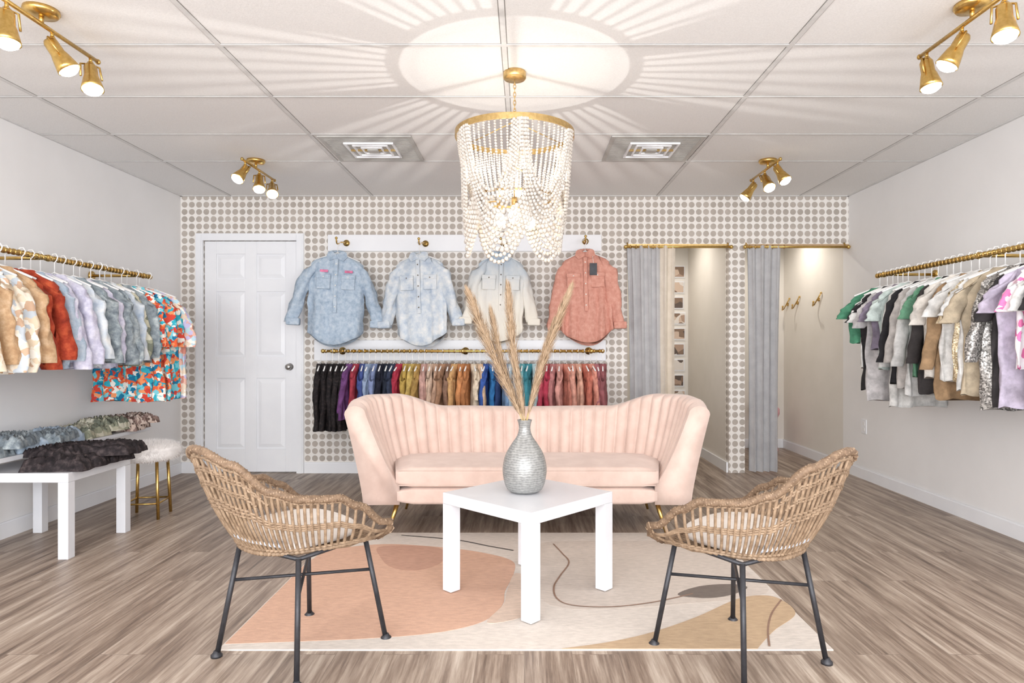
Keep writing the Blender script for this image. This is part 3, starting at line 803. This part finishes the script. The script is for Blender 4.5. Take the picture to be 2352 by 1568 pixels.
# back rail
rail("display_rail",(-1.68,5.55,1.07),(.65,5.55,1.07),(0,.267,0),50)
mb=MB("hanging_dresses")
cols=[lace,lace,lace,lace,lace,(120,76,130),(176,66,80),(74,90,150),(158,176,204),(136,150,190),(40,42,56),(44,50,64),(60,68,90),(184,60,80),(200,168,90),(214,184,108),(188,152,90),(208,166,156),(226,198,176),(202,166,142),(178,138,110),(150,118,100),(226,180,126),(214,148,98),(190,128,84),(238,220,196),(222,190,160),(64,96,170),(56,120,180),(46,66,110),(130,162,200),(178,204,220),(228,232,236),(104,176,186),(72,146,160),(194,218,222),(194,76,96),(184,66,86),(190,128,126),(212,154,144),(214,140,122),(226,164,146),(232,180,158),(206,122,104),(226,156,138),(182,118,124),(160,98,102)]
n=len(cols)
for i,c in enumerate(cols):
    x=-1.70+ (2.35)*i/(n-1); mt=c if not isinstance(c,tuple) else cloth(c)
    M=Matrix.Translation((x,5.55+R.uniform(-.01,.01),.965))@Matrix.Rotation(PI/2+R.uniform(-.2,.2),4,'Z')
    lc=i<5
    garment(mb,M,mt,W=.16+R.uniform(-.01,.02),L=(.54 if lc else R.uniform(.42,.56)),slv=(.45 if lc else R.uniform(.2,.42)),d=.024,out=.03,flare=1.05,sw=.045,seed=100+i)
mb.build()
# display shirts on hooks
def shirt(name,x,z,mat,W,L,slv,out,rot,det,patch=None,yaw=0):
    mb=MB(name); yy=5.61
    M=Matrix.Translation((x,yy,z))@Matrix.Rotation(rot,4,'Y')@Matrix.Rotation(yaw,4,'Z')
    garment(mb,M,mat,W=W,L=L-.02,slv=slv,d=.045,out=out,flare=1.08,sw=.070,seed=int(x*100)%97,tail=.09,hh=.095,fold=1.9,wr=.011)
    for sx in(-1,1):
        V=[(0,-.036,-.035),(sx*.008,-.045,-.004),(sx*.045,-.036,.022),(sx*.075,-.02,.012),(sx*.085,-.042,-.03),(sx*.055,-.054,-.062)]
        V2=[(a,b_+.008,c) for a,b_,c in V]; 
        F=[(0,1,2,3,4,5),(11,10,9,8,7,6)]+[(i,6+i,6+(i+1)%6,(i+1)%6) for i in range(6)]
        mb.add(V+V2,F,mat,False,M)
    tube(mb,[(-.06,.0,.012),(-.04,.03,.022),(0,.038,.026),(.04,.03,.022),(.06,0,.012)],.012,mat,8,M=M)
    box(mb,-.015,.015,-.070,-.050,-L*.72,-.05,mat,M,.003)
    for k in range(5): ball(mb,(0,-.072,-.09-k*(L*.72-.14)/4),.0060,det,M=M,sc_=(1,.5,1))
    for sx in(-1,1):
        a,b_=sorted((sx*.045,sx*.155))
        box(mb,a,b_,-.066,-.050,-.30,-.19,mat,M,.004); box(mb,a-.003,b_+.003,-.070,-.054,-.213,-.178,mat,M,.004)
        ball(mb,((a+b_)/2,-.071,-.20),.0055,det,M=M,sc_=(1,.5,1))
        cx=sx*(W+out*.97); box(mb,cx-.054,cx+.054,-.042,.042,-.085-slv-.025,-.085-slv+.035,mat,M,.012,3)
        if patch: box(mb,a+.025,b_-.02,-.060,-.046,-.160,-.140,patch,M,.002)
    mb.build()
    mb=MB("garment_hook"); hz=z+.095
    tube(mb,[(x+.02,YB-.022,hz+.03),(x+.02,YB-.032,hz+.03)],.028,M_brass,18)
    tube(mb,smoothline([(x+.02,YB-.03,hz+.03),(x+.01,5.70,hz+.02),(x,5.63,hz-.004),(x,5.585,hz-.004),(x,5.57,hz+.03)],5),.0065,M_brass,8)
    ball(mb,(x,5.57,hz+.035),.012,M_brass); mb.build()
dk=simple("shirt_button",(120,110,100),.4,.5); wb=simple("pearl_button",(240,238,232),.3); pk=cloth((240,140,178))
shirt("denim_shirt",-1.575,1.885,denimA,.215,.69,.50,.13,.035,wb,pk,.14)
shirt("denim_shirt",-.885,1.88,denimB,.205,.69,.50,.12,-.03,dk,None,-.12)
shirt("denim_shirt",-.20,1.88,ombre,.19,.66,.48,.10,.02,dk,None,.10)
shirt("coral_shirt",.51,1.90,coral,.20,.69,.54,.08,-.025,wb,None,-.12)
mb=MB("price_tag"); box(mb,.54,.60,5.525,5.529,1.70,1.80,M_black,bev=.001); tube(mb,[(.57,5.527,1.80),(.565,5.535,1.86)],.0015,M_hang,5); mb.build()
# ---------------------------------------------------------------- curtains and fitting rooms
def curtain(name,x0,x1,y,mat,nf,amp,z0=.02,z1=1.985,xb=None,split=None,mat2=None):
    mb=MB(name); nx=nf*12; nz=24; xb=xb or (x0,x1)
    def pt(i,j,o):
        u=i/nx; t=j/nz; a=x0+(xb[0]-x0)*t; b_=x1+(xb[1]-x1)*t
        gath=1-.06*math.sin(PI*t)
        x=(a+b_)/2+(u-.5)*(b_-a)*gath+.005*math.sin(2*PI*nf*u*2+1)
        yy=y+amp*(.6+.4*t)*math.sin(2*PI*nf*u+.4*math.sin(2.2*t))+.3*amp*math.sin(2*PI*nf*.37*u+1.2*t)+o
        return (x,yy,z1+(z0-z1)*t)
    def sheet(i0,i1,m_):
        V=[];F=[]
        for o in(0,.004):
            for j in range(nz+1):
                for i in range(i0,i1+1): V.append(pt(i,j,o))
        w=i1-i0+1; h=(nz+1)*w
        for j in range(nz):
            for i in range(w-1):
                a=j*w+i; F.append((a,a+w,a+w+1,a+1)); F.append((h+a,h+a+1,h+a+w+1,h+a+w))
        mb.add(V,F,m_,True)
    if split: s=int(nx*split); sheet(0,s,mat); sheet(s,nx,mat2)
    else: sheet(0,nx,mat)
    mb.build()
curtain("curtain",.885,1.31,5.80,M_curt,6,.026,xb=(.915,1.32),split=.72,mat2=M_curtb)
curtain("curtain",1.935,2.225,5.80,M_curt,4,.032,xb=(1.955,2.20))
def rod(name,x0,x1):
    mb=MB(name); tube(mb,[(x0,5.80,1.975),(x1,5.80,1.975)],.011,M_brass,12)
    for x in (x0,x1): ball(mb,(x,5.80,1.975),.018,M_brass)
    for x in (x0+.02,x1-.02): tube(mb,[(x,5.80,1.975),(x,YB,1.985+.03)],.007,M_brass,8)
    for k in range(7): 
        x=x0+.04+k*.05; pts=[(x,5.80+.018*math.cos(2*PI*q/12),1.975+.018*math.sin(2*PI*q/12)) for q in range(12)]; tube(mb,pts,.0022,M_brass,5,closed=True)
    mb.build()
rod("curtain_rod",.88,1.80); rod("curtain_rod",1.92,2.82)
mb=MB("trim_3"); box(mb,1.93,XR,YB-.006,YB+T+.004,1.985,2.005,simple("oak_lintel",(206,176,140),.6,c2=(186,154,118),scale=12)); box(mb,.90,1.79,YB-.006,YB+T+.004,1.985,2.005,M_brassL); mb.build()
mb=MB("photo_collage")
for k in range(9):
    z=.50+k*.17; w=R.uniform(.10,.13); box(mb,1.63,1.63+w,YR-.112,YR-.1,z,z+.13,M_white); box(mb,1.638,1.622+w,YR-.115,YR-.112,z+.01,z+.12,M_photo)
mb.build()
mb=MB("trim_4"); box(mb,1.53,1.59,YR-.125,YR-.1,.09,1.90,simple("light_oak_frame",(222,202,172),.5,c2=(206,184,152),scale=14),None,.004); mb.build()
for (hy) in (7.18,6.92,6.42):
    mb=MB("wall_hook"); 
    tube(mb,[(XR-.012,hy,1.56),(XR,hy,1.56)],.018,M_brass,14)
    tube(mb,[(XR-.01,hy-.06,1.62),(XR-.02,hy,1.56),(XR-.03,hy+.05,1.51)],.006,M_brass,8)
    tube(mb,[(XR-.03,hy+.05,1.51),(XR-.06,hy+.01,1.50),(XR-.07,hy-.03,1.53)],.006,M_brass,8); ball(mb,(XR-.07,hy-.03,1.535),.011,M_brass); ball(mb,(XR-.01,hy-.06,1.62),.010,M_brass); mb.build()
mb=MB("pink_stool"); M_pk=simple("pink_plush",(232,178,184),.8)
lathe(mb,[(.12,0),(.13,.02),(.09,.15),(.08,.24),(.12,.36),(.14,.40),(.14,.45),(.12,.47)],M_pk,28,None,(2.55,7.05,0)); mb.build()
for nm,x,y,e in (("downlight",1.35,6.6,26),("downlight",2.50,6.6,26)):
    rt=bpy.data.objects.new(nm,None); sc.collection.objects.link(rt)
    mb=MB("trim_ring"); lathe(mb,[(.07,0),(.072,-.008),(.055,-.012)],M_white,24,None,(x,y,ZC)); lathe(mb,[(.05,-.0121),(.05,-.014),(.02,-.015)],M_lampface,24,None,(x,y,ZC)); mb.build(rt)
    o=lamp('SPOT',"bulb",(x,y,ZC-.03),e*1.3,(1,.93,.84),.05,(x,y,0),150,.8); o.parent=rt
# ---------------------------------------------------------------- stool
mb=MB("fur_stool"); cx,cy=-2.47,4.36
V=[];F=[]; DZS=-.045
lathe(mb,[(.16,.415+DZS),(.195,.43+DZS),(.205,.46+DZS),(.20,.49+DZS),(.17,.51+DZS),(.10,.52+DZS),(.005,.523+DZS)],M_fur,36,None,(cx,cy,0))
for i in range(5200):
    a=R.random()*2*PI; 
    if R.random()<.55: r=.19*math.sqrt(R.random()); p=Vector((cx+r*math.cos(a),cy+r*math.sin(a),.515+DZS-.02*(r/.19)**4)); d=Vector((math.cos(a)*.5,math.sin(a)*.5,.8))
    else: z=R.uniform(.43,.50)+DZS; p=Vector((cx+.2*math.cos(a),cy+.2*math.sin(a),z)); d=Vector((math.cos(a),math.sin(a),-.5))
    d=(d+Vector((R.uniform(-.5,.5),R.uniform(-.5,.5),R.uniform(-.5,.3)))).normalized()*R.uniform(.02,.035)
    s=Vector((-d.y,d.x,0)); s=(s.normalized() if s.length>1e-6 else Vector((1,0,0)))*.0014
    b0=len(V); V+=[p-s,p+s,p+d]; F.append((b0,b0+1,b0+2))
mb.add(V,F,M_fur,False)
L=[]
for k in range(4):
    a=PI/4+k*PI/2+.15; L.append((cx+.145*math.cos(a),cy+.145*math.sin(a)))
    tube(mb,[(cx+.13*math.cos(a),cy+.13*math.sin(a),.42+DZS),(cx+.15*math.cos(a),cy+.15*math.sin(a),0)],.010,M_brass,10)
tube(mb,[(x,y,.10) for x,y in L],.006,M_brass,8,closed=True); mb.build()
# ---------------------------------------------------------------- folded clothes piles
def pile(mb,cx,cy,z,w,d,h,rot,mat,seed,layers=2):
    M=Matrix.Translation((cx,cy,z))@Matrix.Rotation(rot,4,'Z'); n=36
    V=[];F=[];so=Vector((seed*3.1,seed*1.7,0))
    for j in range(n+1):
        for i in range(n+1):
            u=-1+2*i/n; v=-1+2*j/n
            e=1+.16*noise.noise(Vector((u*1.6,v*1.6,0))+so)
            e2=1+.16*noise.noise(Vector((u*1.6,v*1.6,5))+so)
            x=u*w/2*e; y=v*d/2*e2
            edge=max(0,1-max(abs(u),abs(v))**5)
            r1=1-abs(noise.noise(Vector((u*2.6,v*4.0,2))+so))*2
            r2=1-abs(noise.noise(Vector((u*8,v*5,7))+so))*2
            zz=h*(edge**.5)*(.36+.40*r1+.26*r2)
            V.append((x,y,max(.001,zz)))
    for j in range(n):
        for i in range(n):
            a=j*(n+1)+i; F.append((a,a+1,a+n+2,a+n+1))
    o=len(V); V+=[(x,y,0.0) for x,y,z_ in V[:o]]
    for j in range(n):
        for i in range(n):
            a=o+j*(n+1)+i; F.append((a,a+n+1,a+n+2,a+1))
    bd=[i for i in range(n+1)]+[j*(n+1)+n for j in range(1,n+1)]+[n*(n+1)+i for i in range(n-1,-1,-1)]+[j*(n+1) for j in range(n-1,0,-1)]
    for a,b_ in zip(bd,bd[1:]+bd[:1]): F.append((a,o+a,o+b_,b_))
    mb.add(V,F,mat,True,M)
blackd=pattern("black_denim",[(26,23,25),(46,40,42),(84,74,74)],30,'noise')
mb=MB("folded_black_jeans")
pile(mb,-2.50,3.62,.451,.34,.26,.085,.1,blackd,1); pile(mb,-2.50,3.82,.451,.36,.26,.09,-.15,blackd,3); pile(mb,-2.44,3.78,.50,.40,.22,.08,.35,blackd,9); pile(mb,-2.55,3.66,.51,.26,.22,.07,-.3,blackd,2); pile(mb,-2.38,3.90,.49,.26,.14,.08,.2,blackd,12)
mb.build()
mb=MB("folded_denim")
pile(mb,-2.84,3.42,.531,.26,.30,.08,.1,denimG,4); pile(mb,-2.83,3.76,.531,.28,.30,.09,-.2,denimA,5); pile(mb,-2.80,3.62,.57,.22,.32,.08,.3,denimG,6); pile(mb,-2.84,4.00,.531,.26,.22,.10,.2,denimA,16); pile(mb,-2.76,3.90,.56,.18,.30,.07,.3,denimG,17)
mb.build()
mb=MB("folded_print_trousers")
pile(mb,-2.84,4.26,.531,.26,.24,.09,.0,camo,7); pile(mb,-2.81,4.64,.531,.28,.28,.11,.2,pleo,8); pile(mb,-2.82,4.45,.55,.24,.26,.10,-.2,camo,10); pile(mb,-2.74,4.68,.57,.22,.20,.08,-.2,pleo,18)
mb.build()
# ---------------------------------------------------------------- light & camera
w=bpy.data.worlds.new("World"); sc.world=w; w.use_nodes=True
w.node_tree.nodes["Background"].inputs[0].default_value=(.97,.98,1,1); w.node_tree.nodes["Background"].inputs[1].default_value=1.0
l=bpy.data.lights.new("unseen_window_fill",'AREA'); l.shape='RECTANGLE'; l.size=5.3; l.size_y=1.95; l.energy=300; l.color=(.955,.975,1)  # added area lamp, stands in for daylight from an unseen window
o=bpy.data.objects.new("unseen_window_fill",l); sc.collection.objects.link(o); o.location=(-.08,YF+.03,1.28)
o.rotation_euler=Vector((0,1,0)).to_track_quat('-Z','Y').to_euler()
cd=bpy.data.cameras.new("camera"); cam=bpy.data.objects.new("camera",cd); sc.collection.objects.link(cam)
cam.location=(0,0,1.11); cam.rotation_euler=(PI/2,0,0); cd.sensor_width=36; cd.lens=36*1530/2352
cd.shift_x=-29/2352; cd.shift_y=11/2352; cd.clip_start=.02
sc.camera=cam
sc.view_settings.view_transform='Standard'; sc.view_settings.look='None'; sc.view_settings.exposure=0.0
